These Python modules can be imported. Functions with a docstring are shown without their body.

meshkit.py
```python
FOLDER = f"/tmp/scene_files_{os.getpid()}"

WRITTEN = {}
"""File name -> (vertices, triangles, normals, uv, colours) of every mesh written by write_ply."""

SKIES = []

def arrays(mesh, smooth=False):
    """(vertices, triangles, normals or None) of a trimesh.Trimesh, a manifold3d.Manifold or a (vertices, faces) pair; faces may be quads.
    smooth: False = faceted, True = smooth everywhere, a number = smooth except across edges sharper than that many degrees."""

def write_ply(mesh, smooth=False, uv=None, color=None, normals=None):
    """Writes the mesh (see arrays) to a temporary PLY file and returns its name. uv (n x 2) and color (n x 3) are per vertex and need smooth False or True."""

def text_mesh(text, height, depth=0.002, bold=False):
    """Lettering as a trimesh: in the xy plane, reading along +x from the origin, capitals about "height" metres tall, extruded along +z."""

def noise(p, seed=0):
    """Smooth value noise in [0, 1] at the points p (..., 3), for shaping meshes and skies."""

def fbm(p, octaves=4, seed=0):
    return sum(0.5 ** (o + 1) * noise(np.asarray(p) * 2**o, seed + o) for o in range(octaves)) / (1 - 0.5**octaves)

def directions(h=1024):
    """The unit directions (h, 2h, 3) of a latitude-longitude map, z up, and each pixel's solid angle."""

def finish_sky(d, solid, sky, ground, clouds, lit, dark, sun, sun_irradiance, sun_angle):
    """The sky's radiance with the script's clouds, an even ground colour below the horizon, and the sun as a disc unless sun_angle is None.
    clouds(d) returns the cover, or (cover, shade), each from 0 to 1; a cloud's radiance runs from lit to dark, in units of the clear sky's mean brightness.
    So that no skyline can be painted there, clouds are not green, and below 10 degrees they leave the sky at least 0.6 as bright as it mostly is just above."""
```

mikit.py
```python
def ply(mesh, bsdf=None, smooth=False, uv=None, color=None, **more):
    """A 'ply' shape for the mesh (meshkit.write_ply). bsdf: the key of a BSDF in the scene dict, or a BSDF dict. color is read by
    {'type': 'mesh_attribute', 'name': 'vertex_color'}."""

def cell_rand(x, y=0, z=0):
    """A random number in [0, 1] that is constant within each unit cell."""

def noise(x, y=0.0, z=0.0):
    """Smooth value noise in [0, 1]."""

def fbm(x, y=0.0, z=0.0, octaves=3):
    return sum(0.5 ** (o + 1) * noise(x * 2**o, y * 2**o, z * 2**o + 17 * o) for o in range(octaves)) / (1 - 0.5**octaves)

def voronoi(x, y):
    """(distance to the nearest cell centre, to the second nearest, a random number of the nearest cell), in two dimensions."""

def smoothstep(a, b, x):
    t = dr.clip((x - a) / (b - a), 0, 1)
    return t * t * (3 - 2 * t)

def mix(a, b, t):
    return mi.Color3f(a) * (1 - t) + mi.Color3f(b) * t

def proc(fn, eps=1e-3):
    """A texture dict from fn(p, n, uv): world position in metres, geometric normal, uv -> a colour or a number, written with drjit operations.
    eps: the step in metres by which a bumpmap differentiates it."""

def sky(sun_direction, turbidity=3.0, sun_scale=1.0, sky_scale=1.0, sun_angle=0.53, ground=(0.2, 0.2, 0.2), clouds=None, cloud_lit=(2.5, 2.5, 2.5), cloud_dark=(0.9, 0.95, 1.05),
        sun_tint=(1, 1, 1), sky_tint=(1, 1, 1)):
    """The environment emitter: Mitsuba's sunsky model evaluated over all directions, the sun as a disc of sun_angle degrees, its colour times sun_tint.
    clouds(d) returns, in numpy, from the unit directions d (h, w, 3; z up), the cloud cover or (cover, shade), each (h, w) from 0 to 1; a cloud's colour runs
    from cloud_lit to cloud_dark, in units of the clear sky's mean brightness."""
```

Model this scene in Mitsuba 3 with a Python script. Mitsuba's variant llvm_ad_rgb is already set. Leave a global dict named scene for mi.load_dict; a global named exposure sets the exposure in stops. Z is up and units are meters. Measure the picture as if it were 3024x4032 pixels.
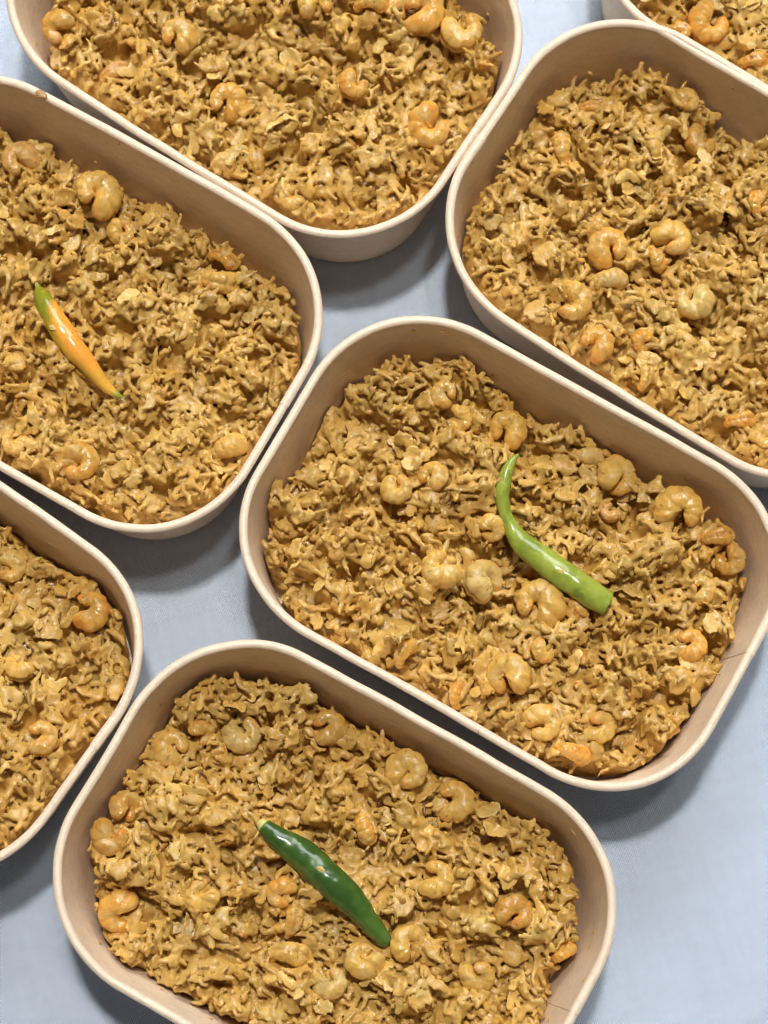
import math, random
import numpy as np, trimesh, mitsuba as mi, drjit as dr
import mikit, meshkit
from mikit import proc, noise, fbm, smoothstep, mix
from meshkit import fbm as nfbm
from scipy.spatial import cKDTree
from scipy.ndimage import gaussian_filter, maximum_filter, minimum_filter, map_coordinates

scene, labels = {'type': 'scene'}, {}
T = mi.ScalarTransform4f

# ------------------------------------------------------------------ camera, lights, exposure
exposure = 0.27
RIM = 0.052                                   # height of the box rims above the cloth
CAM = np.array([0, 0, 0.7058 + RIM])
FWD, UP = np.array([0, 0.20336, -0.97910]), np.array([-0.10294, 0.97390, 0.20228])
scene['camera'] = {'type': 'thinlens', 'fov': 2 * math.degrees(math.atan(1512 / 8611.67)), 'fov_axis': 'x', 'near_clip': 0.01, 'far_clip': 20.0,
                   'aperture_radius': 0.0035, 'focus_distance': 0.725,
                   'to_world': T().look_at(origin=CAM.tolist(), target=(CAM + FWD).tolist(), up=UP.tolist()),
                   'film': {'type': 'hdrfilm', 'width': 768, 'height': 1024}}
scene['room_light'] = {'type': 'constant', 'radiance': {'type': 'rgb', 'value': [0.08, 0.082, 0.087]}}


def lamp(name, centre, size, power, tint, disc=False):
    c, aim = np.array(centre), np.array([0.0, 0.15, 0.03])
    shape = {'type': 'disk' if disc else 'rectangle',
             'to_world': T().look_at(origin=c.tolist(), target=aim.tolist(), up=[0, 1, 0.1]) @ T().scale([size[0] / 2, size[1] / 2, 1]),
             'emitter': {'type': 'area', 'radiance': {'type': 'rgb', 'value': [power * t for t in tint]}}}
    scene[name] = shape
    labels[name] = {'kind': 'structure'}


lamp('ceiling_lamp', (-0.10, 0.62, 2.25), (0.16, 0.16), 520.0, (1.0, 0.97, 0.93), True)
lamp('ceiling_lamp_001', (0.20, 0.42, 2.25), (0.16, 0.16), 110.0, (1.0, 0.97, 0.93), True)
lamp('window', (0.0, 1.85, 1.65), (1.3, 1.2), 6.8, (0.97, 1.0, 1.03))

# ------------------------------------------------------------------ materials
def rgb(*c): return {'type': 'rgb', 'value': list(c)}


def weave_xy(p):
    a = 0.42
    return (p.x * math.cos(a) + p.y * math.sin(a)) / 0.00098, (-p.x * math.sin(a) + p.y * math.cos(a)) / 0.00104


def weave(p):
    x, y = weave_xy(p)
    x, y = x + 0.25 * noise(p.x * 90, p.y * 90, 1.0), y + 0.25 * noise(p.x * 90, p.y * 90, 5.0)
    return dr.sin(x * 2 * math.pi) * dr.sin(y * 2 * math.pi)


def cloth_color(p, n, uv):
    w = weave(p)
    big = fbm(p.x * 14, p.y * 14, 3.0, octaves=3)
    x, y = weave_xy(p)
    slub = noise(x * 0.08, y * 1.0, 0.0) * 0.5 + noise(x * 1.0, y * 0.08, 9.0) * 0.5
    k = 1.0 + 0.6 * w + 0.16 * (slub - 0.5) + 0.08 * (big - 0.5)
    return mi.Color3f(0.445, 0.512, 0.605) * k


def cloth_bump(p, n, uv): return weave(p) * 0.00012
def kraft_color(p, n, uv):
    f = fbm(p.x * 420, p.y * 420, p.z * 420, octaves=3)
    g = fbm(p.x * 60, p.y * 60, p.z * 90, octaves=3)
    d = smoothstep(0.70, 0.80, noise(p.x * 1500, p.y * 1500, p.z * 1500))
    return mi.Color3f(0.690, 0.550, 0.405) * (1 + 0.20 * (f - 0.5) + 0.13 * (g - 0.5)) * (1 - 0.10 * d)


def kraft_bump(p, n, uv): return fbm(p.x * 700, p.y * 700, p.z * 700, octaves=2) * 0.00006
def food_bump(p, n, uv): return fbm(p.x * 1700, p.y * 1700, p.z * 1700, octaves=2) * 0.00022


VC = {'type': 'mesh_attribute', 'name': 'vertex_color'}


def bumped(fn, bsdf, eps=2e-4): return {'type': 'twosided', 'bsdf': {'type': 'bumpmap', 'arbitrary': proc(fn, eps), 'scale': 1.0, 'bsdf': bsdf}}


scene['mat_cloth'] = bumped(cloth_bump, {'type': 'principled', 'base_color': proc(cloth_color), 'roughness': 0.6, 'specular': 0.35})
scene['mat_kraft'] = bumped(kraft_bump, {'type': 'principled', 'base_color': proc(kraft_color), 'roughness': 0.42, 'specular': 0.45})
scene['mat_mash'] = bumped(food_bump, {'type': 'principled', 'base_color': VC, 'roughness': 0.42, 'specular': 0.45, 'flatness': 0.5, 'clearcoat': 0.35, 'clearcoat_gloss': 0.93}, 1e-4)
scene['mat_shrimp'] = bumped(food_bump, {'type': 'principled', 'base_color': VC, 'roughness': 0.26, 'specular': 0.5, 'flatness': 0.5}, 1e-4)
scene['mat_shred'] = {'type': 'twosided', 'bsdf': {'type': 'principled', 'base_color': VC, 'roughness': 0.32, 'specular': 0.5, 'flatness': 0.5}}
scene['mat_chilli'] = {'type': 'twosided', 'bsdf': {'type': 'principled', 'base_color': VC, 'roughness': 0.25, 'specular': 0.55, 'clearcoat': 0.25, 'clearcoat_gloss': 0.98}}
scene['mat_sauce'] = {'type': 'twosided', 'bsdf': {'type': 'principled', 'base_color': rgb(0.10, 0.055, 0.018), 'roughness': 0.12, 'specular': 0.6}}
scene['mat_seed'] = {'type': 'twosided', 'bsdf': {'type': 'principled', 'base_color': rgb(0.20, 0.085, 0.035), 'roughness': 0.45}}
scene['mat_fibre'] = {'type': 'twosided', 'bsdf': {'type': 'principled', 'base_color': rgb(0.06, 0.04, 0.035), 'roughness': 0.6}}


def numbered(name):
    if not any(k == name or k.startswith(name + '__') for k in scene): return name
    i = 1
    while any(k == '%s_%03d' % (name, i) or k.startswith('%s_%03d__' % (name, i)) for k in scene): i += 1
    return '%s_%03d' % (name, i)


COUNT = {}


def fresh(name):
    """The next free key of a kind: name, name_001, name_002, ..."""
    n = COUNT.get(name, -1) + 1
    COUNT[name] = n
    return name if n == 0 else '%s_%03d' % (name, n)


def tag(key, label=None, category=None, group=None, kind=None):
    labels[key] = {k: v for k, v in (('label', label), ('category', category), ('group', group), ('kind', kind)) if v}


# ------------------------------------------------------------------ the setting: tablecloth
def build_cloth():
    n = 161
    g = np.linspace(-1, 1, n)
    g = np.sign(g) * (0.35 * np.abs(g) + 0.65 * np.abs(g) ** 3) * 0.8
    x, y = np.meshgrid(g, g + 0.17, indexing='ij')
    p = np.stack([x, y, 0 * x], -1)
    z = (nfbm(p * [9, 6, 1], 3, 4) - 0.5) * 0.0016
    r = np.abs((x * 0.55 + y * 0.83) + 0.01 * nfbm(p * 14, 2, 8) + 0.045)            # a soft crease
    z += 0.0006 * np.exp(-(r / 0.006) ** 2) * nfbm(p * 8, 2, 21) - 0.0012
    v = np.stack([x, y, z], -1).reshape(-1, 3)
    i = np.arange(n * n).reshape(n, n)
    q = np.stack([i[:-1, :-1], i[1:, :-1], i[1:, 1:], i[:-1, 1:]], -1).reshape(-1, 4)
    scene['tablecloth'] = mikit.ply((v, q), 'mat_cloth', smooth=True)
    tag('tablecloth', 'pale blue-grey woven tablecloth under all the boxes', 'tablecloth', kind='structure')


build_cloth()

# ------------------------------------------------------------------ the kraft boxes (local frame: u along the long side, v across; millimetres)
HL, HW, RAD, H = 86.0, 59.97, 41.3, RIM * 1000
# name: centre x, y (m), turn, bows of the +u -u +v -v sides (mm), seam (side, v), seed, words
BOX = {
    'A': (-0.0584, 0.3177, -0.4732, (-0.5, 2.0, 0.9, 1.9), (1, 4.8), 'top left kraft box, cut off by the top edge of the picture', 'top left box'),
    'D': (0.0999, 0.2502, -0.4721, (0.0, 0.2, 0.8, 2.2), (-1, -9.2), 'right-hand kraft box with a long dark seam on its left end', 'right-hand box with the dark seam'),
    'C': (0.0430, 0.1383, -0.4167, (-0.2, 0.7, 0.2, -1.7), (1, 8.3), 'centre kraft box holding the light green chilli', 'centre box under the light green chilli'),
    'F': (-0.0030, 0.0230, -0.4072, (0.0, 0.5, 1.5, 0.7), (1, 3.0), 'front kraft box holding the dark green chilli', 'front box under the dark green chilli'),
    'B': (-0.1164, 0.2070, -0.4142, (-0.2, 0.0, 2.1, -0.8), (1, 6.4), 'kraft box at the left holding the orange and green chilli', 'left box under the orange chilli'),
    'E': (-0.1619, 0.0930, -0.5017, (-0.9, 0.0, 1.6, 0.1), (1, 7.9), 'lower left kraft box without chilli, cut off by the left edge', 'lower left box cut by the left edge'),
    'G': (0.1421, 0.3592, -0.4721, (0.0, 0.0, 0.0, 0.0), (1, 5.0), 'kraft box in the top right corner, only its near left corner showing', 'top right corner box'),
}


def ss(a, b, x):
    t = np.clip((x - a) / (b - a), 0, 1)
    return t * t * (3 - 2 * t)


def outline(hx, hy, r, n=300, at=()):
    """Points and outward normals of a rounded rectangle, by arc length; 'at': extra fractions."""
    a, b, c = 2 * (hx - r), 2 * (hy - r), math.pi * r / 2
    seg = np.cumsum([0, b / 2, c, a, c, b, c, a, c, b / 2])
    frac = np.sort(np.concatenate([np.arange(n) / n, np.asarray(at)])) if len(at) else np.arange(n) / n
    s = frac * seg[-1]
    P, N = np.zeros((len(s), 2)), np.zeros((len(s), 2))
    corners = [(hx - r, hy - r, 0), (-(hx - r), hy - r, 90), (-(hx - r), -(hy - r), 180), (hx - r, -(hy - r), 270)]
    for k in range(9):
        m = (s >= seg[k]) & (s <= seg[k + 1])
        t = s[m] - seg[k]
        if k % 2:
            cx, cy, d = corners[k // 2]
            an = np.radians(d) + t / r
            P[m] = np.c_[cx + r * np.cos(an), cy + r * np.sin(an)]
            N[m] = np.c_[np.cos(an), np.sin(an)]
        elif k in (0, 8):
            P[m] = np.c_[np.full(t.shape, hx), (t if k == 0 else t - b / 2)]
            N[m] = [1, 0]
        elif k == 4:
            P[m] = np.c_[np.full(t.shape, -hx), b / 2 - t]
            N[m] = [-1, 0]
        else:
            P[m] = np.c_[a / 2 - t, np.full(t.shape, hy)] if k == 2 else np.c_[-a / 2 + t, np.full(t.shape, -hy)]
            N[m] = [0, 1] if k == 2 else [0, -1]
    return P, N, frac


PERIM = 4 * (HL - RAD) + 4 * (HW - RAD) + 2 * math.pi * RAD


def inset_at(z): return 2.8 + (H - z) / H * 5.9                       # inner wall, measured from the rim's outside


def bow(P, b, k):
    u, v = P[:, 0], P[:, 1]
    wu, wv = ss(.55, .9, np.abs(u) / HL), ss(.45, .9, np.abs(v) / HW)
    du = np.where(u > 0, b[0], -b[1]) * np.clip(1 - (v / HW) ** 2, 0, 1) * wu
    dv = np.where(v > 0, b[2], -b[3]) * np.clip(1 - (u / HL) ** 2, 0, 1) * wv
    return P + np.c_[du, dv] * k


def ring_mesh(rings, closed=False):
    n, m = len(rings), len(rings[0])
    v = np.concatenate(rings)
    i = np.arange(n * m).reshape(n, m)
    if closed: i = np.vstack([i, i[:1]])
    a, b = i[:-1], i[1:]
    return v, np.stack([a, np.roll(a, -1, 1), np.roll(b, -1, 1), b], -1).reshape(-1, 4)


def place(v, box):
    x, y, a = BOX[box][:3]
    v = np.asarray(v, float) / 1000
    return np.c_[x + v[:, 0] * math.cos(a) - v[:, 1] * math.sin(a), y + v[:, 0] * math.sin(a) + v[:, 1] * math.cos(a), v[:, 2]]


def turn(n, box):
    a = BOX[box][2]
    return np.c_[n[:, 0] * math.cos(a) - n[:, 1] * math.sin(a), n[:, 0] * math.sin(a) + n[:, 1] * math.cos(a), n[:, 2]]


def build_box(name):
    x, y, a, b, (side, sv), label, short = BOX[name]
    key = fresh('takeaway_box')
    tag(key, label, 'takeaway box', 'kraft takeaway boxes on the tablecloth')
    s0 = ((sv if side > 0 else PERIM / 2 - sv) / PERIM) % 1.0
    at = [(s0 - 2e-4) % 1, (s0 + 2e-4) % 1]
    P, N, frac = outline(HL, HW, RAD, 320, at)
    lap = (frac - s0) % 1.0
    lap = np.where(lap < .07, 1 - lap / .07, 0)                           # the overlapping edge of the paper at the seam
    seed = sum(map(ord, name)) * 7.1
    wob = (nfbm(np.c_[P / 28, np.full(len(P), seed)], 3, 3) - .5)

    def ring(inset, z, extra=0.0):
        k = z / H
        q = P - N * (inset + extra + wob * 0.9 * k)[:, None]
        return np.c_[bow(q, b, k), np.full(len(q), z)]

    zero = np.zeros(len(P))
    zs = np.linspace(0, H - .6, 18)
    inner = [ring(inset_at(z) + zero, z, (.55 if name == 'D' else .24) * lap) for z in zs]
    outer = [ring(inset_at(z) - .55 + zero, z) for z in zs[::-1]]
    v, q = ring_mesh(inner + outer)
    scene[key + '__wall'] = mikit.ply((place(v, name), q[:, ::-1]), 'mat_kraft', smooth=35)
    rr = 1.5
    phi = np.linspace(0, 2 * math.pi, 22, endpoint=False)
    zr = (nfbm(np.c_[P / 22, np.full(len(P), seed + 9)], 3, 5) - .5) * 1.1
    rings = []
    for f in phi:
        rad = rr + (.3 if name == 'D' else .18) * lap + .12 * (nfbm(np.c_[P / 5, np.full(len(P), f)], 2, 8) - .5)
        g = ring(rr - rad * math.cos(f), H)
        g[:, 2] = H + .15 + zr + rad * math.sin(f) * .95
        rings.append(g)
    v, q = ring_mesh(rings, True)
    scene[key + '__rim'] = mikit.ply((place(v, name), q), 'mat_kraft', smooth=35)
    Pf, Nf, _ = outline(HL - inset_at(2.2) + .2, HW - inset_at(2.2) + .2, RAD - 8, 160)
    v = np.vstack([np.c_[Pf, np.full(len(Pf), 2.2)], [[0, 0, 2.2]]])
    n = len(Pf)
    f = np.c_[np.arange(n), (np.arange(n) + 1) % n, np.full(n, n)]
    scene[key + '__floor'] = mikit.ply((place(v, name), f), 'mat_kraft')
    return key


for name in BOX: build_box(name)

# ------------------------------------------------------------------ the food
SHRIMPS = '''A -27.1 -17.2 12.3 c -75 y .3 pale curled shrimp in the top box, left of centre and half hidden by shreds
A -40.5 -39.6 12.3 s 60 p .3 flattened pinkish shrimp near the left long edge of the top box
A -0.4 -26.2 13.9 c -85 o .1 bright orange curled shrimp in the middle of the top box
A 35.6 1.7 11.5 c 95 o .5 orange shrimp with a cabbage flake across it in the top box
A 20.5 -37.8 12.2 s 133 y .6 tan shrimp nearly buried in mash near the front edge of the top box
A 40.8 -46.4 8.9 c 65 y .0 smooth yellow shrimp touching the front rim of the top box
A 9.5 17.5 12.4 c -47 y .2 large golden shrimp at the top picture edge in the top box
A 23.9 28.6 12.4 s 44 o .0 orange tube-like shrimp at the top picture edge in the top box
A -67.3 -41.1 12.3 c 2 b .3 dark brown shrimp against the left wall of the top box
A 41.1 36.8 15.7 c -125 o .0 big glossy golden shrimp near the right end of the top box
A 57.8 38.3 14.8 c 132 y .1 golden curled shrimp in the top right corner of the top box
A 67.4 1.9 14.7 c 80 o .1 orange shrimp next to the right rim of the top box
B -43.8 41.5 13.8 c -30 p .2 flat pinkish shrimp by the far wall of the orange chilli box
B -14.9 51.3 16.6 c -78 y .0 glossy yellow round curled shrimp leaning on the far wall of the orange chilli box
B 36.4 50.1 11.3 s 4 o .2 ridged shrimp lying along the far wall of the orange chilli box
B 37.8 38.2 15.2 s 14 y .6 shrimp under shreds towards the right end of the orange chilli box
B 0.2 38.0 9.7 c 121 y .5 small tan shrimp half buried behind the orange chilli
B 32.0 -41.8 13.4 c -150 b .6 tan shrimp caked in mash by the near rim of the orange chilli box
B 70.7 -13.1 15.0 s 56 y .4 shrimp covered with flakes at the right rim of the orange chilli box
B 6.8 -45.0 10.2 c 92 y .4 golden shrimp at the left picture edge in the orange chilli box
D -28.6 -13.0 14.1 c -39 o .0 bright glossy orange shrimp in the middle of the right box
D -29.0 -36.9 13.6 c -157 y .0 c-shaped tan shrimp near the left end of the right box
D 5.3 -13.4 13.3 c 131 g .1 greyish translucent curled shrimp in the right box
D -11.8 1.5 13.3 c -116 y .2 crescent shrimp half covered with mash right of the bright orange one
D -13.4 -7.6 9.7 s -24 o .0 slim yellow orange shrimp beside the crescent one in the right box
D -34.5 25.5 10.6 s 141 y .0 golden upright shrimp in the upper middle of the right box
D -61.7 9.7 13.0 s 136 y .1 slim curved shrimp near the seam of the right box
D -22.4 41.7 12.3 c 93 b .1 round brownish shrimp beside the far wall of the right box
D 5.2 28.4 9.7 s 111 o .1 small bright shrimp with a red line at the right picture edge
D -23.5 -22.8 13.7 s 44 g .3 pale shrimp tucked under the bright orange one in the right box
D -35.2 51.0 9.0 c -126 y .4 shrimp held in the tallest clump of the right box
D -62.9 28.6 9.8 s 44 o .5 orange shrimp behind two flakes at the far left corner of the right box
D -36.6 -6.1 12.1 s 84 y .6 tan shrimp buried above the bright orange one in the right box
D -14.9 -49.0 12.0 c -97 o .0 glossy golden shrimp against the near rim of the right box
D -1.2 -36.1 8.0 c 54 o .2 knobby golden shrimp near the front edge of the right box
D 6.1 -45.6 10.4 s 117 y .0 upright yellow shrimp near the front edge of the right box
D 40.8 -39.7 11.1 s 45 o .0 smooth crescent shrimp lying flat by the near rim of the right box
D 51.4 -41.1 7.9 c 121 y .2 yellow shrimp at the right picture edge close to the near rim
C -46.4 39.6 9.5 c -21 y .2 olive yellow shrimp at the far wall of the centre box
C -38.0 34.9 9.5 c 179 y .2 tan shrimp just in front of the olive one in the centre box
C -22.9 41.3 13.1 c -80 y .1 big curled shrimp near the far wall of the centre box
C 5.3 47.7 11.9 s 30 g .4 pale shrimp under flakes right of the light green chilli tip
C 21.0 52.0 14.6 c -91 y .1 large shrimp with a mash crumb on top at the far wall of the centre box
C 43.9 46.1 15.8 c -72 y .2 big round shrimp near the right wall of the centre box
C 57.2 42.1 11.8 s 45 b .0 smooth bean-shaped shrimp against the right wall of the centre box
C 65.2 38.0 11.0 c 148 b .1 brown shrimp in the right end gap of the centre box
C -44.4 3.6 11.4 c 120 y .1 fat yellow shrimp in the left half of the centre box
C -36.5 12.9 11.0 c -90 y .3 tan shrimp right of the fat yellow one in the centre box
C -9.9 7.3 9.8 c -150 y .2 yellow shrimp just left of the light green chilli
C -18.4 -13.7 13.3 c 60 y .3 large mash-coated shrimp left of the greyish one in the centre box
C -3.1 -8.1 15.2 c -31 g .0 greyish translucent curled shrimp in the centre box
C 16.0 -7.2 16.4 c -81 y .0 prominent round curled shrimp below the light green chilli
C 27.1 -1.3 9.4 s -31 o .1 shrimp tucked under the cut end of the light green chilli
C 25.7 -20.7 8.5 c 99 y .2 small yellow shrimp below the prominent round one
C 26.8 20.5 10.2 s 20 g .2 pale translucent shrimp right of the middle of the light green chilli
C 21.8 33.8 7.1 c 70 p .2 small pink-orange curl in the upper right of the centre box
C 67.5 6.0 11.3 c -140 o .2 orange tan shrimp near the right end of the centre box
C -15.1 -44.9 10.9 s 90 o .2 orange shrimp lodged at the near left rim of the centre box
C 18.7 -33.7 15.5 c -51 y .2 big pale shrimp near the near rim of the centre box
C 6.8 -49.0 10.8 s 104 o .2 orange tan shrimp left of the big pale one by the near rim
C 37.0 -42.8 13.5 c -130 y .1 round flat shrimp with ridges at the near corner of the centre box
C 50.9 -47.3 13.1 s 10 o .0 glossy orange crescent shrimp in the near corner of the centre box
C 53.7 -33.2 11.6 c -150 y .5 shrimp under mash in the near corner of the centre box
F -75.1 -21.6 12.9 c 100 b .0 dark golden kidney-shaped shrimp at the left wall of the front box
F -60.3 -42.8 14.3 c 19 o .1 large golden shrimp at the left end of the front box
F -74.1 -9.8 10.7 c -80 b .2 brownish shrimp under a flake at the left end of the front box
F -71.2 15.4 12.7 c -10 y .4 flattened shrimp in the far left corner of the front box
F -52.7 31.0 13.5 c 140 g .2 pale shrimp near the far wall of the front box
F -30.0 48.6 12.3 c -131 b .2 big brown shrimp at the far wall of the front box
F -15.1 -9.5 10.6 c 9 o .3 orange-edged shrimp left of the dark green chilli
F -7.4 -14.6 12.1 s 104 y .0 smooth upright shrimp below the dark green chilli
F -4.6 -24.9 14.3 s 19 y .2 knobby shrimp below the smooth upright one in the front box
F 12.8 -25.8 11.3 c 150 g .2 olive translucent shrimp near the bottom of the front box
F -2.2 22.6 10.7 s -36 o .0 shrimp with a dark vein line above the dark green chilli
F 18.4 -14.2 12.1 c 59 y .5 shrimp sunk in mash left of the dark green chilli tip
F 1.9 49.7 14.2 c -91 y .0 smooth curled shrimp at the far wall of the front box
F 20.1 47.7 14.2 c -141 y .1 orange-backed shrimp next to the smooth curled one in the front box
F 26.5 20.1 12.5 c -161 y .2 large c-shaped shrimp in the right half of the front box
F 29.0 -2.4 12.1 c -51 y .2 round pale shrimp at the tip of the dark green chilli
F 54.8 22.2 12.1 c -102 b .0 golden brown curled shrimp in a hollow of the front box
F 75.9 19.0 9.1 s 68 o .1 orange shrimp by the right wall of the front box
F 53.8 -0.5 11.7 c 159 y .4 mash-coated shrimp near the bottom of the front box
F 61.0 41.1 8.4 c 118 y .3 small yellow shrimp near the right corner of the front box
E 21.0 41.5 11.7 c -145 y .2 orange tan shrimp at the left picture edge in the left box
E 28.5 30.0 8.5 s 107 y .0 smooth yellow shrimp at the left picture edge in the left box
E 52.4 46.5 12.8 c -155 o .1 big shrimp with a red edge at the right wall of the left box
E 64.9 1.4 11.5 c -135 o .0 orange curled shrimp near the right rim of the left box
C 61.5 24.8 9.8 c -130 y .4 half-buried tan shrimp below the big round one in the centre box
F -64.1 23.8 8.8 c -110 b .2 small brown shrimp left of the pale one near the far wall of the front box
F -37.8 -22.2 11.4 c 69 y .5 flake-covered shrimp left of the middle of the front box
E 43.6 16.1 10.8 c 55 y .4 tan shrimp below the smooth yellow one at the left picture edge
G -31.0 -34.8 15.7 c 93 o .1 large orange shrimp in the top right corner box
G -10.6 -39.9 11.5 s 44 o .3 orange shrimp near the front rim of the top right corner box
G -38.3 -44.4 8.3 c -126 b .1 dark shrimp by the left wall of the top right corner box'''
SHRIMPS = [l.split(' ', 8) for l in SHRIMPS.split('\n')]
CHILLI = {
    'C': [(-14.3, 33.2, .43), (-14.9, 30.5, 1.36), (-14.8, 25.8, 2.13), (-13.5, 21.5, 2.53), (-11.5, 17.5, 2.43), (-8.5, 14.1, 2.07), (-4, 10.8, 2.7), (2.1, 7.9, 3.95), (9.5, 6.3, 4.48), (17.6, 5.1, 4.75), (24.5, 4.4, 4.74), (31.4, 3.8, 4.47), (36.6, 3.9, 4.02)],
    'F': [(-30.4, 6.8, 2.61), (-26.6, 6.1, 3.74), (-21.1, 5.6, 4.61), (-15.2, 5, 5.22), (-8.3, 3.4, 5.73), (-1.4, 1.7, 5.9), (5, .2, 5.54), (11, -1.9, 4.67), (16.5, -3.9, 3.63), (21, -5.7, 2.85), (23.8, -6.8, 2.07)],
    'B': [(-13.5, 4.9, 1.73), (-10.8, 2.9, 3.13), (-7.1, .5, 3.84), (-2.6, -2.2, 4.38), (1.8, -4.5, 4.53), (6.4, -6.8, 4.53), (11.7, -8.9, 4.13), (16.2, -10.4, 3.58), (20.9, -12.2, 2.96), (26.2, -13.7, 2.02), (29.6, -13.9, 1.24), (31.5, -13.8, .31)]}
FLOOR = 2.2
G2 = 0.5                                                                  # spacing of the height field, mm
GU, GV = np.arange(-88, 88.01, G2), np.arange(-62, 62.01, G2)


def inside(u, v, z):
    """Distance (mm) inside the inner wall at height z."""
    i = inset_at(z)
    hx, hy, r = HL - i, HW - i, RAD - i * .8
    a, b = np.abs(u) - hx + r, np.abs(v) - hy + r
    return r - np.hypot(np.maximum(a, 0), np.maximum(b, 0)) - np.minimum(np.maximum(a, b), 0)


def sample(Hf, u, v):
    u, v = np.broadcast_arrays(np.asarray(u, float), np.asarray(v, float))
    return map_coordinates(Hf, [(u.ravel() + 88) / G2, (v.ravel() + 62) / G2], order=1, mode='nearest').reshape(u.shape)


LEVEL = {'A': 33, 'B': 32, 'C': 31, 'D': 33, 'E': 32, 'F': 32, 'G': 32}


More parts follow.
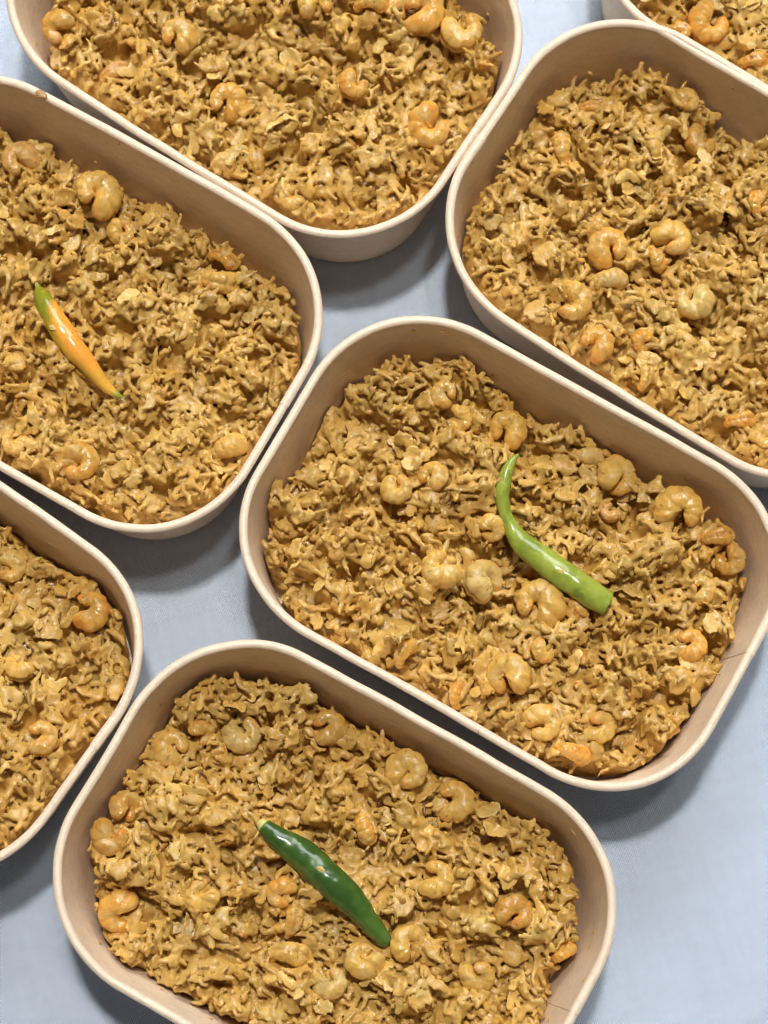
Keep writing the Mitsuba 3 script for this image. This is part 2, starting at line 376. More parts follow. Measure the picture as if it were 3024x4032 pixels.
def height_field(name, rng, seed):
    U, V = np.meshgrid(GU, GV, indexing='ij')
    p = np.stack([U, V, np.full(U.shape, seed * 31.7)], -1)
    base = LEVEL[name] + 20 * (nfbm(p / 21, 2, 2) - .5)
    Hf = np.full(U.shape, -7.5) + 3 * (nfbm(p / 5, 2, 14) - .5)
    warp = .72 + .56 * nfbm(p / 3.5, 2, 9)
    for cu, cv in rng.uniform([-84, -58], [84, 58], (250, 2)):             # clumps of shreds, with gaps between them
        r, sq, an, l = rng.uniform(3.4, 7), rng.uniform(.55, 1), rng.uniform(0, 3.1), rng.normal(0, 1.7)
        dx, dy = U - cu, V - cv
        rr = ((dx * math.cos(an) + dy * math.sin(an)) ** 2 + ((dy * math.cos(an) - dx * math.sin(an)) / sq) ** 2) / r ** 2 * warp
        Hf = np.where(rr < 1, np.maximum(Hf, l - 4.5 + 1.0 * r * np.sqrt(np.clip(1 - rr, 0, 1))), Hf)
    Hf = base + np.maximum(Hf, -11)
    c = rng.uniform([-86, -60], [86, 60], (800, 2))
    d, k = cKDTree(c).query(np.c_[U.ravel(), V.ravel()])
    Hf += (.6 - np.minimum(d ** 2 / 8.0, 1.8) + rng.normal(0, .5, len(c))[k]).reshape(U.shape)
    for cu, cv in rng.uniform([-76, -50], [76, 50], (22, 2)):             # holes between the lumps
        Hf -= rng.uniform(4, 10) * np.exp(-((U - cu) ** 2 + (V - cv) ** 2) / rng.uniform(4, 14))
    e = 1.3 + inside(U, V, 20) + 13 * (nfbm(p / 12, 2, 6) - .5)
    Hf = FLOOR - 1 + (Hf - FLOOR + 1) * ss(-.5, 6.0, e) ** .7
    return gaussian_filter(Hf, .6)


PAL = np.array([1.07, .99, .86]) * np.array([(.58, .370, .100), (.64, .425, .120), (.68, .475, .145), (.52, .310, .082), (.56, .395, .125), (.50, .365, .135), (.61, .375, .095), (.70, .520, .190), (.46, .265, .068)])
PASTE = np.array((.525, .312, .072))


def surface_nets(F, org, h):
    s = F < 0
    c = np.zeros(tuple(n - 1 for n in F.shape), np.uint8)
    for a in (0, 1):
        for b in (0, 1):
            for d in (0, 1):
                c += s[a:s.shape[0] - 1 + a, b:s.shape[1] - 1 + b, d:s.shape[2] - 1 + d]
    act = np.argwhere((c > 0) & (c < 8))
    idx = np.full(c.shape, -1, np.int32)
    idx[tuple(act.T)] = np.arange(len(act))
    val = {(a, b, d): F[act[:, 0] + a, act[:, 1] + b, act[:, 2] + d] for a in (0, 1) for b in (0, 1) for d in (0, 1)}
    acc, cnt = np.zeros((len(act), 3)), np.zeros(len(act))
    for k in val:
        for ax in range(3):
            if k[ax]: continue
            k2 = tuple(1 if i == ax else k[i] for i in range(3))
            f0, f1 = val[k], val[k2]
            m = (f0 < 0) != (f1 < 0)
            t = np.where(m, f0 / np.where(m, f0 - f1, 1), 0)
            pt = np.repeat(np.array(k, float)[None], len(act), 0)
            pt[:, ax] = t
            acc[m] += pt[m]
            cnt[m] += 1
    v = act + acc / cnt[:, None]
    quads = []
    for ax in range(3):
        o1, o2 = [i for i in range(3) if i != ax]
        sl0, sl1 = [slice(None)] * 3, [slice(None)] * 3
        sl0[ax], sl1[ax] = slice(0, -1), slice(1, None)
        a, b = s[tuple(sl0)], s[tuple(sl1)]
        e = np.argwhere(a != b)
        e = e[(e[:, o1] > 0) & (e[:, o2] > 0) & (e[:, o1] < F.shape[o1] - 1) & (e[:, o2] < F.shape[o2] - 1)]
        up = a[tuple(e.T)]
        def at(d1, d2):
            g = e.copy()
            g[:, o1] += d1
            g[:, o2] += d2
            return idx[tuple(g.T)]
        q = np.stack([at(-1, -1), at(0, -1), at(0, 0), at(-1, 0)], -1)
        flip = up if ax != 1 else ~up
        q[~flip] = q[~flip][:, ::-1]
        quads.append(q)
    return np.asarray(org) + v * h, np.concatenate(quads)


def rotation(n, rng, spread):
    """A frame whose z is near n, turned at random about it."""
    n = n + rng.normal(0, spread, 3)
    n /= np.linalg.norm(n)
    a = np.cross(n, rng.normal(0, 1, 3))
    a /= np.linalg.norm(a)
    return np.stack([a, np.cross(n, a), n])                               # rows: local axes


def build_mash(name, Hf, rng, seed, h=0.6):
    org = np.array([-85.0, -59.0, .5])
    top = float(Hf.max()) + 7
    X, Y, Z = (np.arange(o, e, h).astype(np.float32) for o, e in zip(org, (85.0, 59.0, top)))
    Hg = sample(Hf, *np.meshgrid(X, Y, indexing='ij')).astype(np.float32)
    F = np.clip((Z[None, None] - Hg[..., None] + 3.2) * .55, -2, 2).astype(np.float32)
    ID = np.zeros(F.shape, np.uint16)
    gu, gv = np.gradient(gaussian_filter(Hf, 2), G2)
    palette = [PASTE]
    kinds = rng.permutation([0] * 4300 + [1] * 800 + [2] * 420)
    pos = rng.uniform([-82, -56], [82, 56], (len(kinds), 2))
    hz = sample(Hf, pos[:, 0], pos[:, 1])
    gz = np.c_[-sample(gu, *pos.T), -sample(gv, *pos.T), np.ones(len(pos))]
    jit = rng.normal(0, .9, len(pos))
    k = np.float32(.42)
    hollow = sample(gaussian_filter(Hf, 6), *pos.T) - hz
    for i, kind in enumerate(kinds):
        u, v = pos[i]
        z = hz[i] + jit[i] - .3
        if hz[i] < FLOOR + 1.5 or inside(u, v, z) < 1.2 or (hollow[i] > 1.2 and i % 3): continue
        n = gz[i] / np.linalg.norm(gz[i])
        if kind == 0:
            r = np.array([rng.uniform(.9, 2.4) ** 1.1, rng.uniform(.7, 1.4), rng.uniform(.55, .95)])
            R, rb = rotation(n, rng, .45), r.max() + .9
        elif kind == 1:
            L, w, t = rng.uniform(2.2, 6.5), rng.uniform(.6, 1.25), rng.uniform(.5, .85)
            R, rb = rotation(n, rng, .34), L + 1.4
            z += .6
        else:
            L, w, t = rng.uniform(2.2, 4.6), rng.uniform(1.5, 3.0), rng.uniform(.5, .85)
            R, rb = rotation(n, rng, .55), max(L, w) + 1.2
            z += .5
        lo = [max(0, int((c - rb - o) / h)) for c, o in zip((u, v, z), org)]
        hi = [min(s, int((c + rb - o) / h) + 2) for c, o, s in zip((u, v, z), org, F.shape)]
        if any(a >= b for a, b in zip(lo, hi)): continue
        sl = tuple(slice(a, b) for a, b in zip(lo, hi))
        dx, dy, dz = (X[sl[0]] - u)[:, None, None], (Y[sl[1]] - v)[None, :, None], (Z[sl[2]] - z)[None, None, :]
        R = R.astype(np.float32)
        a, b, c = (R[j, 0] * dx + R[j, 1] * dy + R[j, 2] * dz for j in range(3))
        if kind == 0:
            q0 = np.sqrt((a / r[0]) ** 2 + (b / r[1]) ** 2 + (c / r[2]) ** 2)
            d = (q0 - 1) * r[2] * 1.15
        else:
            k1, k2, f1, f2, p1, p2 = rng.uniform(-.07, .07), rng.uniform(-.09, .09), rng.uniform(.8, 1.6), rng.uniform(2, 3.2), *rng.uniform(0, 6.3, 2)
            if kind == 2: k1 *= 2; k2 *= .5
            c = c - k1 * a * a - .5 * t * np.sin(a * f1 + p2 + b) - (.1 * b * b if kind == 2 else 0)
            b = b - k2 * a * a - .35 * w * np.sin(a * f1 * .6 + p1)
            ww = w * (1 - .55 * (a / L) ** 2 + .13 * np.sin(a * f1 * 1.7 + p1) + .12 * np.sin(a * f2 * 1.6 + p2))
            q1, q2, q3 = np.abs(a) - L, np.abs(b) - ww, np.abs(c) - t
            cc = np.clip(1 - .8 * np.maximum(np.abs(b) / np.maximum(ww, .2) - .45, 0), .25, 1) * t        # thinner towards the edges
            d = np.maximum(np.maximum(q1, q2), np.abs(c) - cc) - .1
        d = d.astype(np.float32)
        old = F[sl]
        m = np.clip(.5 + .5 * (old - d) / k, 0, 1)
        F[sl] = old + (d - old) * m - k * m * (1 - m)
        ID[sl] = np.where(d < old, len(palette), ID[sl])
        col = PAL[rng.integers(len(PAL))] * rng.uniform(.72, 1.22)
        palette.append(PASTE * .2 + col * .8)
    # keep the food inside the paper
    g = inside(*np.meshgrid(X, Y, indexing='ij'), 0.0)[..., None] + Z * (5.9 / H)
    F = np.maximum(F, .35 - g.astype(np.float32))
    v, q = surface_nets(F, org, h)
    pal = np.array(palette)
    gi = np.clip(((v - org) / h).round().astype(int), 0, np.array(F.shape) - 1)
    col = pal[ID[tuple(gi.T)]]
    top = np.where((F < 0).any(2), Z[F.shape[2] - 1 - np.argmax((F < 0)[:, :, ::-1], 2)], 0)
    # blur the borders between pieces a little, then paste, specks and grain
    e = np.vstack([q[:, [0, 1]], q[:, [1, 2]], q[:, [2, 3]], q[:, [3, 0]]])
    for _ in range(2):
        acc, cnt = col.copy(), np.ones(len(v))
        for j in range(3): acc[:, j] += np.bincount(e[:, 0], col[e[:, 1], j], len(v))
        cnt += np.bincount(e[:, 0], minlength=len(v))
        col = acc / cnt[:, None]
    sp = np.c_[v[:, :2], v[:, 2] + seed * 97]
    f = nfbm(sp / 1.6, 2, 1)
    col = col * (1 + .36 * (f - .5))[:, None]
    m = ss(.50, .75, nfbm(sp / 7.0, 2, 4))[:, None] * .4
    col = col * (1 - m) + PASTE * .95 * m
    tri = np.vstack([q[:, [0, 1, 2]], q[:, [0, 2, 3]]])
    deep = minimum_filter(np.where(top > 0, top, 99), 5)[tuple(gi[:, :2].T)] - v[:, 2] > 1.2          # buried under the heap
    tri = tri[~deep[tri].all(1)]
    nrm = np.cross(v[tri[:, 1]] - v[tri[:, 0]], v[tri[:, 2]] - v[tri[:, 0]])
    vn = np.stack([np.bincount(tri.ravel(), np.repeat(nrm[:, j], 3), len(v)) for j in range(3)], -1)
    vn /= np.maximum(np.linalg.norm(vn, axis=1, keepdims=True), 1e-9)
    v = v + vn * ((nfbm(sp / 1.1, 2, 3) - .5) * .36)[:, None]
    hue = nfbm(sp / 13.0, 2, 12)[:, None] - .5
    col = col * (1 + hue * np.array([.10, .30, .70]))
    # dark and red specks of spice
    ns = 260
    pick = rng.integers(0, len(v), ns)
    t = cKDTree(v)
    for _ in range(2):                                                    # soft, moist: the light bleeds across the smallest edges
        acc = vn.copy()
        for j in range(3): acc[:, j] += np.bincount(e[:, 0], vn[e[:, 1], j], len(v))
        vn = acc / np.maximum(np.linalg.norm(acc, axis=1, keepdims=True), 1e-9)
    for s, i in enumerate(t.query_ball_point(v[pick], .42)):
        col[i] = (.10, .055, .03) if s % 7 else (.45, .06, .02)
    fn = np.cross(v[tri[:, 1]] - v[tri[:, 0]], v[tri[:, 2]] - v[tri[:, 0]])
    tri = tri[fn[:, 2] > -.45 * np.linalg.norm(fn, axis=1)]
    used = np.unique(tri)
    new = np.zeros(len(v), int)
    new[used] = np.arange(len(used))
    return v[used], new[tri], col[used], vn[used]


# shrimp: a curled tapering body in its own plane, back outwards, with ridges and a slit along the back
TONE = {'y': (.64, .385, .085), 'o': (.68, .345, .060), 'g': (.58, .415, .135), 'b': (.52, .270, .050), 'p': (.66, .365, .110)}


def shrimp_mesh(D, kind, tone, rng):
    n, m = 58, 24
    s = np.linspace(0, 1, n)
    span = math.radians(rng.uniform(295, 365) if kind == 'c' else rng.uniform(185, 225))
    an = math.radians(180) + (s - .5) * span
    fat = rng.uniform(.93, 1.07)
    rho = D * (.228 - .03 * s) if kind == 'c' else D * (.29 - .02 * s)
    r0 = D * (.280 if kind == 'c' else .225) * fat
    prof = np.sqrt(np.clip(1 - ((.13 - s).clip(0) / .13) ** 2, 0, 1)) * (1 - .45 * ss(.15, .95, s)) * np.sqrt(np.clip(1 - ((s - .93).clip(0) / .075) ** 2, 0.0, 1))
    nodes = np.array([.17, .32, .46, .59, .71, .82])
    groove = np.exp(-((s[:, None] - nodes) / .016) ** 2).sum(1)
    bulge = np.abs(np.sin((np.interp(s, np.r_[0, nodes, 1], np.arange(8))) * math.pi)) ** .7
    f = np.linspace(0, 2 * math.pi, m, endpoint=False)                    # 0 = back (outwards)
    S, Fi = np.meshgrid(s, f, indexing='ij')
    back = np.cos(Fi)
    wild = .35 + .85 * nfbm(np.stack([S * 5 + D, Fi * 0 + np.cos(Fi) * 1.2, np.sin(Fi) * 1.2], -1) + rng.uniform(0, 99), 2, 3)
    r = (r0 * prof)[:, None] * (1 + (.08 * bulge - .085 * groove)[:, None] * (.35 + .65 * back) * wild)
    slit = rng.random() < .45
    cut = np.exp(-(np.where(Fi > math.pi, Fi - 2 * math.pi, Fi) / .22) ** 2) * ss(.05, .2, S) * ss(.85, .6, S)
    if slit: r = r * (1 - .26 * cut)
    r = r * (1 - .10 * np.clip(-back, 0, 1))
    rad = rho[:, None] + r * back
    P = np.stack([rad * np.cos(an)[:, None], rad * np.sin(an)[:, None], r * np.sin(Fi) * 1.02 + (D * (.06 if span < 5.5 else .22) * (s - .5) * rng.choice([-1, 1]))[:, None]], -1)
    off = rng.uniform(0, 900)
    N = np.stack([back * np.cos(an)[:, None], back * np.sin(an)[:, None], np.sin(Fi)], -1)
    P = P + N * (((nfbm(P / 2.6 + off, 3, 1) - .5) * 1.5 + (nfbm(P / .9 + off, 2, 2) - .5) * .5) * prof[:, None])[..., None]
    base = np.array(TONE[tone]) * rng.uniform(.92, 1.08)
    c = np.broadcast_to(base, P.shape).copy()
    orange = np.array((.62, .215, .028))
    w = ss(.42, .70, nfbm(P / 4.2 + off, 2, 5)) * ss(-.2, .8, back) * (.65 if tone in 'op' else .4)
    w = np.maximum(w, ss(.8, .97, S) * .6)
    c = c * (1 - w[..., None]) + orange * w[..., None]
    w = groove[:, None] * .50 * (.4 + .6 * np.clip(back, 0, 1)) * ss(.35, .6, nfbm(P / 3 + off + 70, 2, 17))
    c = c * (1 - w[..., None]) + np.array((.40, .17, .03)) * w[..., None]
    pale = ss(.52, .72, nfbm(P / 3.4 + off + 50, 2, 7)) * .5
    c = c * (1 - pale[..., None]) + np.array((.62, .46, .19)) * pale[..., None]
    if slit:
        w = cut * .55
        c = c * (1 - w[..., None]) + np.array((.26, .10, .025)) * w[..., None]
    coat = ss(.50, .66, nfbm(P / 2.4 + off + 20, 3, 15)) * .75
    c = c * (1 - coat[..., None]) + PASTE * 1.05 * coat[..., None]
    c *= (1 + .45 * (nfbm(P / 1.3 + off, 2, 9) - .5))[..., None]
    c[nfbm(P / .7 + off, 1, 11) > .90] *= .45
    i = np.arange(n * m).reshape(n, m)
    q = np.stack([i[:-1], i[1:], np.roll(i[1:], -1, 1), np.roll(i[:-1], -1, 1)], -1).reshape(-1, 4)
    return P.reshape(-1, 3), q, c.reshape(-1, 3)


def put_shrimp(row, Hf, Hs, rng):
    """Vertices in the box's frame, and the heap is pressed down round the shrimp."""
    box, u, v, D, kind, ang, tone, cover, label = row
    u, v, D, ang, cover = float(u), float(v), float(D) * 1.15, math.radians(float(ang)), float(cover)
    P, q, c = shrimp_mesh(D, kind, tone, rng)
    if kind == 'c':
        if rng.random() < .5: P[:, 1] *= -1; q = q[:, ::-1]
        P[:, :2] -= P[:, :2].mean(0) * .6
        rx, ry, rz = rng.normal(0, .20), rng.normal(0, .20), ang
    else:                                                                 # lies on its edge, back up
        P = np.c_[P[:, 1], P[:, 2], -P[:, 0]]
        P[:, 2] -= P[:, 2].max() - D * .22
        rx, ry, rz = rng.normal(0, .30), rng.normal(0, .12), ang
    Rm = trimesh.transformations.euler_matrix(rx, ry, rz)[:3, :3]
    P = P @ Rm.T
    for _ in range(30):                                                   # keep clear of the wall
        if inside(u, v, 26) > D * .5 + .3: break
        u *= .992; v *= .988
    z = float(sample(Hs, u, v)) + (.9 - 2.2 * cover if kind == 'c' else .6 - 2 * cover)
    U, V = np.meshgrid(GU, GV, indexing='ij')
    d = np.hypot(U - u, V - v)
    if kind == 's':
        al, ac = (U - u) * math.cos(ang) + (V - v) * math.sin(ang), -(U - u) * math.sin(ang) + (V - v) * math.cos(ang)
        d = np.hypot(al, ac * 1.8)
    w = ss(D * .66, D * .42, d) * (1 - cover)
    np.copyto(Hf, Hf * (1 - w) + np.minimum(Hf, z - D * .16) * w)
    return P + [u, v, z], q, c, label


def shred_mesh(rng, u, v, Hs, chunk=False):
    L = rng.uniform(7, 13) if not chunk else rng.uniform(6, 9)
    w = rng.uniform(1.1, 2.2) if not chunk else rng.uniform(2.4, 3.6)
    t = rng.uniform(.35, .6) if not chunk else rng.uniform(.7, 1.2)
    n, m = 26, 9
    s, f = np.linspace(-1, 1, n), np.linspace(0, 2 * math.pi, 2 * m, endpoint=False)
    S, Fi = np.meshgrid(s, f, indexing='ij')
    off = rng.uniform(0, 900)
    ww = w * np.sqrt(np.clip(1 - np.abs(s) ** rng.uniform(2.5, 6), 0, 1)) * (.75 + .7 * (nfbm(np.c_[s * L / 2.2 + off, s * 0, s * 0], 2, 3)))
    x = S * L / 2
    k = rng.uniform(-.07, .07)
    y = ww[:, None] * np.cos(Fi) + k * x ** 2 + rng.uniform(.2, .7) * np.sin(x * rng.uniform(.5, .9) + off)
    z = t * np.sin(Fi) * np.sqrt(np.clip(1 - np.abs(S) ** 6, 0, 1)) + rng.uniform(-.035, .03) * x ** 2 + .6 * np.sin(x * rng.uniform(.6, 1.1) + off * 3) * rng.uniform(.2, 1) + .12 * rng.normal() * (ww[:, None] * np.cos(Fi)) ** 2
    P = np.stack([x, y, z], -1)
    P += ((nfbm(P / 1.4 + off, 2, 2) - .5) * .55)[..., None]
    tw = rng.normal(0, .35)
    an = rng.uniform(0, 6.28)
    Rm = trimesh.transformations.euler_matrix(rng.normal(0, .35), rng.normal(0, .25), an)[:3, :3]
    P = P.reshape(-1, 3) @ Rm.T
    P += [u, v, float(sample(Hs, u, v)) + .5 - min(0, P[:, 2].min()) * .3]
    col = np.array(PAL[[1, 2, 1, 0, 4][rng.integers(5)]]) * rng.uniform(.85, 1.02)
    c = col * (1 + .4 * (nfbm(P / 1.5 + off, 2, 4) - .5))[:, None]
    i = np.arange(n * 2 * m).reshape(n, 2 * m)
    q = np.stack([i[:-1], np.roll(i[:-1], -1, 1), np.roll(i[1:], -1, 1), i[1:]], -1).reshape(-1, 4)
    return P, q, c


# chillies
def chilli_mesh(name, Hs, hollow):
    pts = np.array(CHILLI[name])
    from scipy.interpolate import CubicSpline
    d = np.r_[0, np.cumsum(np.hypot(*np.diff(pts[:, :2], axis=0).T))]
    cs = CubicSpline(d, pts)
    s = np.linspace(0, d[-1], 110)
    q = cs(s)
    q[:, 2] = np.maximum(np.interp(s, d, pts[:, 2]), .15)
    zz = np.array([sample(Hs, *(q[:, :2] + np.array(o)).T) for o in ((0, 0), (1.5, 1.5), (-1.5, -1.5), (1.5, -1.5), (-1.5, 1.5))]).max(0)
    zz = gaussian_filter(zz + q[:, 2] * .55, 14, mode='nearest') + .5
    C = np.c_[q[:, :2], zz]
    t = np.gradient(C, axis=0)
    t /= np.linalg.norm(t, axis=1, keepdims=True)
    side = np.cross(t, [0, 0, 1.0])
    side /= np.linalg.norm(side, axis=1, keepdims=True)
    up = np.cross(side, t)
    return s / d[-1], C, side, up, q[:, 2]


def sweep(C, side, up, r, m=40, off=0.0):
    f = np.linspace(0, 2 * math.pi, m, endpoint=False)
    R = r[:, None] * np.ones(m)
    P = C[:, None] + side[:, None] * (R * np.cos(f))[..., None] + up[:, None] * (R * np.sin(f))[..., None]
    n = (nfbm(P / 5 + off, 2, 3) - .5) * .55 + (nfbm(P / 2 + off, 2, 5) - .5) * .08
    P = C[:, None] + (P - C[:, None]) * (1 + n * np.minimum(1, r / 2)[:, None] * .42)[..., None]
    return P, f


def tube_faces(n, m):
    i = np.arange(n * m).reshape(n, m)
    return np.stack([i[:-1], np.roll(i[:-1], -1, 1), np.roll(i[1:], -1, 1), i[1:]], -1).reshape(-1, 4)


def add_chilli(name, Hs):
    key = fresh('chilli')
    words = {'C': 'bent light green chilli with a cut open end on the centre box', 'F': 'straight dark green glossy chilli with a pale cut stem end on the front box',
             'B': 'orange chilli with green tips lying in the left box'}[name]
    tag(key, words, 'chilli')
    s, C, side, up, r = chilli_mesh(name, Hs, name == 'C')
    r = r.copy()
    if name == 'F': r *= np.where(s > .96, np.sqrt(np.clip(1 - ((s - .96) / .041) ** 2, 0, 1)), 1)
    if name == 'F': r = r * np.interp(s, [0, .3, .55, .8, 1], [.95, .95, .92, .86, .95])
    if name == 'B': r = r * .88
    if name == 'B': r *= np.where(s < .03, .75 + .25 * s / .03, 1)
    P, f = sweep(C, side, up, r, off={'C': 3, 'F': 40, 'B': 77}[name])
    S = s[:, None] * np.ones(len(f))
    g = nfbm(P / 3.5, 3, 7)
    if name == 'C':
        a, b, d = np.array((.280, .335, .045)), np.array((.215, .275, .030)), np.array((.075, .125, .012))
        w = ss(.4, .62, g)
        c = a * (1 - w[..., None]) + b * w[..., None]
        w = ss(.55, .68, nfbm(P / 5.5 + 31, 3, 9)) * ss(.45, .6, S) * .6
        c = c * (1 - w[..., None]) + d * w[..., None]
        under = ss(.1, -.7, np.sin(f))[None] * np.ones_like(S) * .0
    elif name == 'F':
        a, b = np.array((.030, .075, .010)), np.array((.055, .110, .015))
        w = ss(.45, .7, g)
        c = a * (1 - w[..., None]) + b * w[..., None]
        w = ss(.62, .9, S) * .5
        c = c * (1 - w[..., None]) + np.array((.085, .150, .022)) * w[..., None]
    else:
        gr, og, yl = np.array((.200, .215, .012)), np.array((.76, .305, .040)), np.array((.66, .350, .045))
        edge = S + .16 * np.cos(f)[None] * -1 + .30 * (g - .5)
        w = ss(.20, .34, edge)
        c = gr * (1 - w[..., None]) + og * w[..., None]
        w = ss(.60, .82, S + .3 * (g - .5))
        c = c * (1 - w[..., None]) + yl * w[..., None]
        w = ss(.90, .97, S)
        c = c * (1 - w[..., None]) + np.array((.22, .27, .03)) * w[..., None]
        w = ss(.35, .8, np.cos(f))[None] * ss(.15, .3, S) * ss(.9, .7, S) * .65
        c = c * (1 - w[..., None]) + np.array((.42, .30, .016)) * w[..., None]
    c = c * (1 + .20 * (nfbm(P / 1.2, 2, 13) - .5))[..., None]
    n, m = P.shape[:2]
    scene[key + '__flesh'] = None
    V, Q, K = P.reshape(-1, 3), tube_faces(n, m), c.reshape(-1, 3)
    if name == 'C':                                                       # hollow cut end: a wall, then the inside of the tube
        back = np.arange(n - 1, n - 30, -1)
        Pi, _ = sweep(C[back] , side[back], up[back], r[back] * .80, off=3)
        Ki = np.broadcast_to(np.array((.30, .40, .09)), Pi.shape) * (1 - .2 * nfbm(Pi / 2, 2, 1))[..., None]
        Q2 = tube_faces(1 + len(back), m) + (n - 1) * m
        V, K = np.vstack([V, Pi.reshape(-1, 3)]), np.vstack([K, Ki.reshape(-1, 3)])
        Q = np.vstack([Q, Q2])
    scene[key + '__flesh'] = mikit.ply((place(V, name), Q), 'mat_chilli', smooth=True, color=K)
    if name in 'FB':                                                       # the cut stem end: a slightly domed disc
        tdir = C[0] - C[2]
        tdir /= np.linalg.norm(tdir)
        rings = [C[0] + (P[0] - C[0]) * k + tdir * b + rnd for k, b, rnd in ((1.0, 0, 0), (.97, .45, 0), (.86, .55, 0), (.78, .25, 0), (.74, 1.0, 0), (.5, 2.4, 0), (.02, 2.7, 0))]
        V = np.stack(rings)
        V = V + ((nfbm(V / .9, 2, 3) - .5) * .4)[..., None]
        K = np.stack([np.broadcast_to(np.array(k), (m, 3)) for k in (((.06, .16, .02),) * 4 + ((.62, .56, .16),) * 3 if name == 'F' else ((.22, .26, .05),) * 4 + ((.30, .32, .09),) * 3)])
        scene[key + '__cut_end'] = mikit.ply((place(V.reshape(-1, 3), name), tube_faces(len(V), m)), 'mat_shred', smooth=True, color=K.reshape(-1, 3))
    # crumbs of mash stuck on it
    rng = np.random.default_rng(5 + ord(name))
    for i, fr in enumerate({'C': (.72,), 'F': (.42,), 'B': (.36,)}[name]):
        j = int(fr * n)
        o = C[j] + up[j] * r[j] * .97 + side[j] * r[j] * {'C': .1, 'F': -.1, 'B': .55}[name]
        b = trimesh.creation.icosphere(3, 1.0)
        V = np.array(b.vertices) * [1.3, .8, .5]
        V = V + V * ((nfbm(V * 1.3 + 9, 3, 2) - .5) * 1.3)[:, None]
        scene[key + '__crumb'] = mikit.ply((place(V + o, name), np.array(b.faces)), 'mat_mash', smooth=True, color=np.broadcast_to(np.array((.60, .42, .13)), V.shape) * (.8 + .4 * nfbm(V * 3, 2, 1))[:, None])


SEEDS = [('C', -26.5, 8.8, 60), ('C', 14.9, 38.2, 10), ('C', -38.7, -5.6, 100), ('F', 12.3, 38.1, 120), ('F', 71, 28.2, 110), ('F', 65.9, 0, 60), ('F', -47.6, -25.1, 100), ('F', -2.2, 33.5, 110), ('C', 17.5, -26.7, 150)]
SEEDW = ['cumin seed just left of the middle of the centre box', 'cumin seed right of the light green chilli tip', 'cumin seed near the fat yellow shrimp of the centre box', 'cumin seed beside the orange-backed shrimp of the front box',
         'cumin seed at the right wall of the front box', 'cumin seed in the lower right of the front box', 'cumin seed in the left part of the front box', 'cumin seed above the dark vein shrimp of the front box', 'cumin seed near the small yellow shrimp of the centre box']


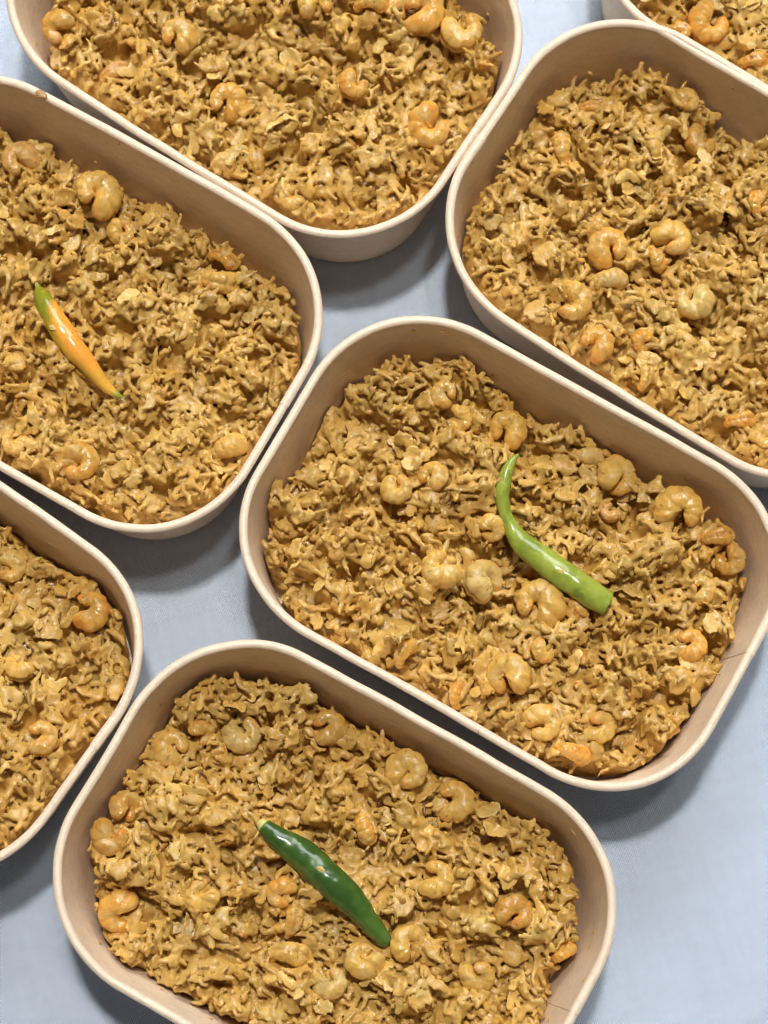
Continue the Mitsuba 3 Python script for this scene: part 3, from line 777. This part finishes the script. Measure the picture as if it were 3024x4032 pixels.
def fill(name):
    seed = ord(name)
    rng = np.random.default_rng(seed * 11 + 5)
    words = BOX[name][6]
    Hf = height_field(name, rng, seed)
    Hs = gaussian_filter(maximum_filter(Hf, 7), 4)
    prs = [put_shrimp(r, Hf, Hs, rng) for r in SHRIMPS if r[0] == name]
    if name in CHILLI:
        pts = np.array(CHILLI[name])
        U, V = np.meshgrid(GU, GV, indexing='ij')
        _, C, _, _, r = chilli_mesh(name, Hs, 0)
        d, k = cKDTree(C[:, :2]).query(np.c_[U.ravel(), V.ravel()])
        d, k = d.reshape(U.shape), k.reshape(U.shape)
        w = ss(1.12, .7, d / (r[k] + .4))
        Hf = Hf * (1 - w) + np.minimum(Hf, C[k, 2] - r[k] * .25 - 1.6) * w
    curry = fresh('cabbage_curry')
    tag(curry, 'golden shredded cabbage curry filling the ' + words, 'curry', 'cabbage curry in the boxes')
    v, tri, col, vn = build_mash(name, Hf, rng, seed, {'G': .95, 'E': .75, 'A': .7}.get(name, .58))
    scene[curry + '__mash'] = {'type': 'ply', 'filename': meshkit.write_ply((place(v, name), tri), True, None, col, turn(vn, name)), 'face_normals': False, 'bsdf': {'type': 'ref', 'id': 'mat_mash'}}
    tag(curry + '__mash', kind='stuff')
    bits = []                                                             # crumbs and smears left on the paper above the food
    Pw, Nw, _ = outline(HL, HW, RAD, 300)
    for i in rng.integers(0, 300, 18):
        zc = rng.uniform(26, 38) if rng.random() < .8 else rng.uniform(44, 49)
        o = Pw[i] - Nw[i] * (inset_at(zc) + .15)
        b = trimesh.creation.icosphere(2, 1.0)
        V = np.array(b.vertices) * [rng.uniform(.4, 1.1), rng.uniform(.3, .8), rng.uniform(.1, .3)]
        V = V * (.6 + .9 * nfbm(V * 1.1 + i, 2, 2))[:, None]
        nn, tt = np.r_[-Nw[i], .11], np.r_[-Nw[i][1], Nw[i][0], 0]
        bits.append((V @ np.stack([tt, np.cross(nn, tt), nn]) + np.r_[o, zc], np.array(b.faces)))
    V, Fc = np.vstack([b[0] for b in bits]), np.vstack([b[1] + i * len(bits[0][0]) for i, b in enumerate(bits)])
    scene[curry + '__stuck_crumbs'] = mikit.ply((place(V, name), Fc), 'mat_mash', smooth=True, color=PASTE * (.75 + .6 * nfbm(V / 3, 2, 4))[:, None])
    tag(curry + '__stuck_crumbs', kind='stuff')
    Pf, _, _ = outline(HL - inset_at(3), HW - inset_at(3), RAD - 8, 120)
    n = len(Pf)
    Vs = np.vstack([np.c_[Pf - Pf / np.linalg.norm(Pf, axis=1)[:, None] * (1.5 + 5 * nfbm(np.c_[Pf / 9, Pf[:, :1] * 0 + seed], 2, 2))[:, None], np.full(n, FLOOR + .35)], [[0, 0, FLOOR + .5]]])
    scene[curry + '__sauce'] = mikit.ply((place(Vs, name), np.c_[np.arange(n), (np.arange(n) + 1) % n, np.full(n, n)]), 'mat_sauce', smooth=True)
    Ht = gaussian_filter(maximum_filter(Hf, 3), 1)
    k = 0
    while k < 40:
        u, w = rng.uniform(-74, 74), rng.uniform(-48, 48)
        if inside(u, w, 20) < 6 or sample(Ht, u, w) < 15: continue
        if any(math.hypot(u - P[:, 0].mean(), w - P[:, 1].mean()) < 5 for P, *_ in prs) and rng.random() < .7: continue
        if name in CHILLI and np.hypot(pts[:, 0] - u, pts[:, 1] - w).min() < 8: continue
        P, q, c = shred_mesh(rng, u, w, Ht, k % 6 == 0)
        scene['%s__cabbage_shred%s' % (curry, '_%03d' % k if k else '')] = mikit.ply((place(P, name), q), 'mat_mash', smooth=True, color=c)
        k += 1
    for P, q, c, label in prs:
        key = fresh('shrimp')
        scene[key] = mikit.ply((place(P, name), q), 'mat_shrimp', smooth=True, color=c)
        tag(key, label, 'shrimp', 'shrimps in the curry')
    if name in CHILLI: add_chilli(name, Hs)
    for (b, u, w, a), t in zip(SEEDS, SEEDW):
        if b != name: continue
        m = trimesh.creation.icosphere(2, 1.0)
        V = np.array(m.vertices) * [2.1, .55, .5]
        V[:, 2] += .03 * V[:, 0] ** 2
        V = V @ trimesh.transformations.euler_matrix(0, .15, math.radians(a))[:3, :3].T + [u, w, float(sample(Ht, u, w)) + 1.1]
        key = fresh('cumin_seed')
        scene[key] = mikit.ply((place(V, name), np.array(m.faces)), 'mat_seed', smooth=True)
        tag(key, t, 'cumin seed', 'cumin seeds in the curry')


for name in BOX: fill(name)

# ------------------------------------------------------------------ small things on the rims
def rim_fibre(box, u, v, a, L, label):
    t = np.linspace(-1, 1, 14)
    C = np.c_[t * L / 2, .5 * t ** 2, .25 * np.sin(t * 2)]
    f = np.linspace(0, 2 * math.pi, 6, endpoint=False)
    r = .09 * np.sqrt(np.clip(1.02 - t ** 2, 0, 1))
    P = C[:, None] + np.stack([0 * f[None] * r[:, None], np.cos(f)[None] * r[:, None], np.sin(f)[None] * r[:, None]], -1)
    V = P.reshape(-1, 3) @ trimesh.transformations.euler_matrix(0, 0, math.radians(a))[:3, :3].T + [u, v, H + 2.0]
    key = fresh('dark_fibre')
    scene[key] = mikit.ply((place(V, box), tube_faces(14, 6)), 'mat_fibre', smooth=True)
    tag(key, label, 'fibre')


rim_fibre('B', -9.9, 57.8, 95, 2.0, 'tiny dark fibre standing on the far rim of the left box')
rim_fibre('A', 49.3, -57.8, 60, 1.9, 'tiny curved dark fibre on the near rim of the top left box')
rim_fibre('C', 19.8, -58.0, 100, 1.6, 'tiny dark fibre on the near rim of the centre box')
m = trimesh.creation.icosphere(3, 1.0)
V = np.array(m.vertices) * [2.1, 1.4, .5]
V = V * (.75 + .6 * nfbm(V * .9 + 3, 3, 2))[:, None]
scene['curry_scrap'] = mikit.ply((place(V + [-42.0, 59.6, H + 2.1], 'B'), np.array(m.faces)), 'mat_shred', smooth=True, color=np.broadcast_to(np.array((.36, .19, .06)), V.shape))
tag('curry_scrap', 'brown scrap of food stuck on the far rim of the left box', 'food scrap')
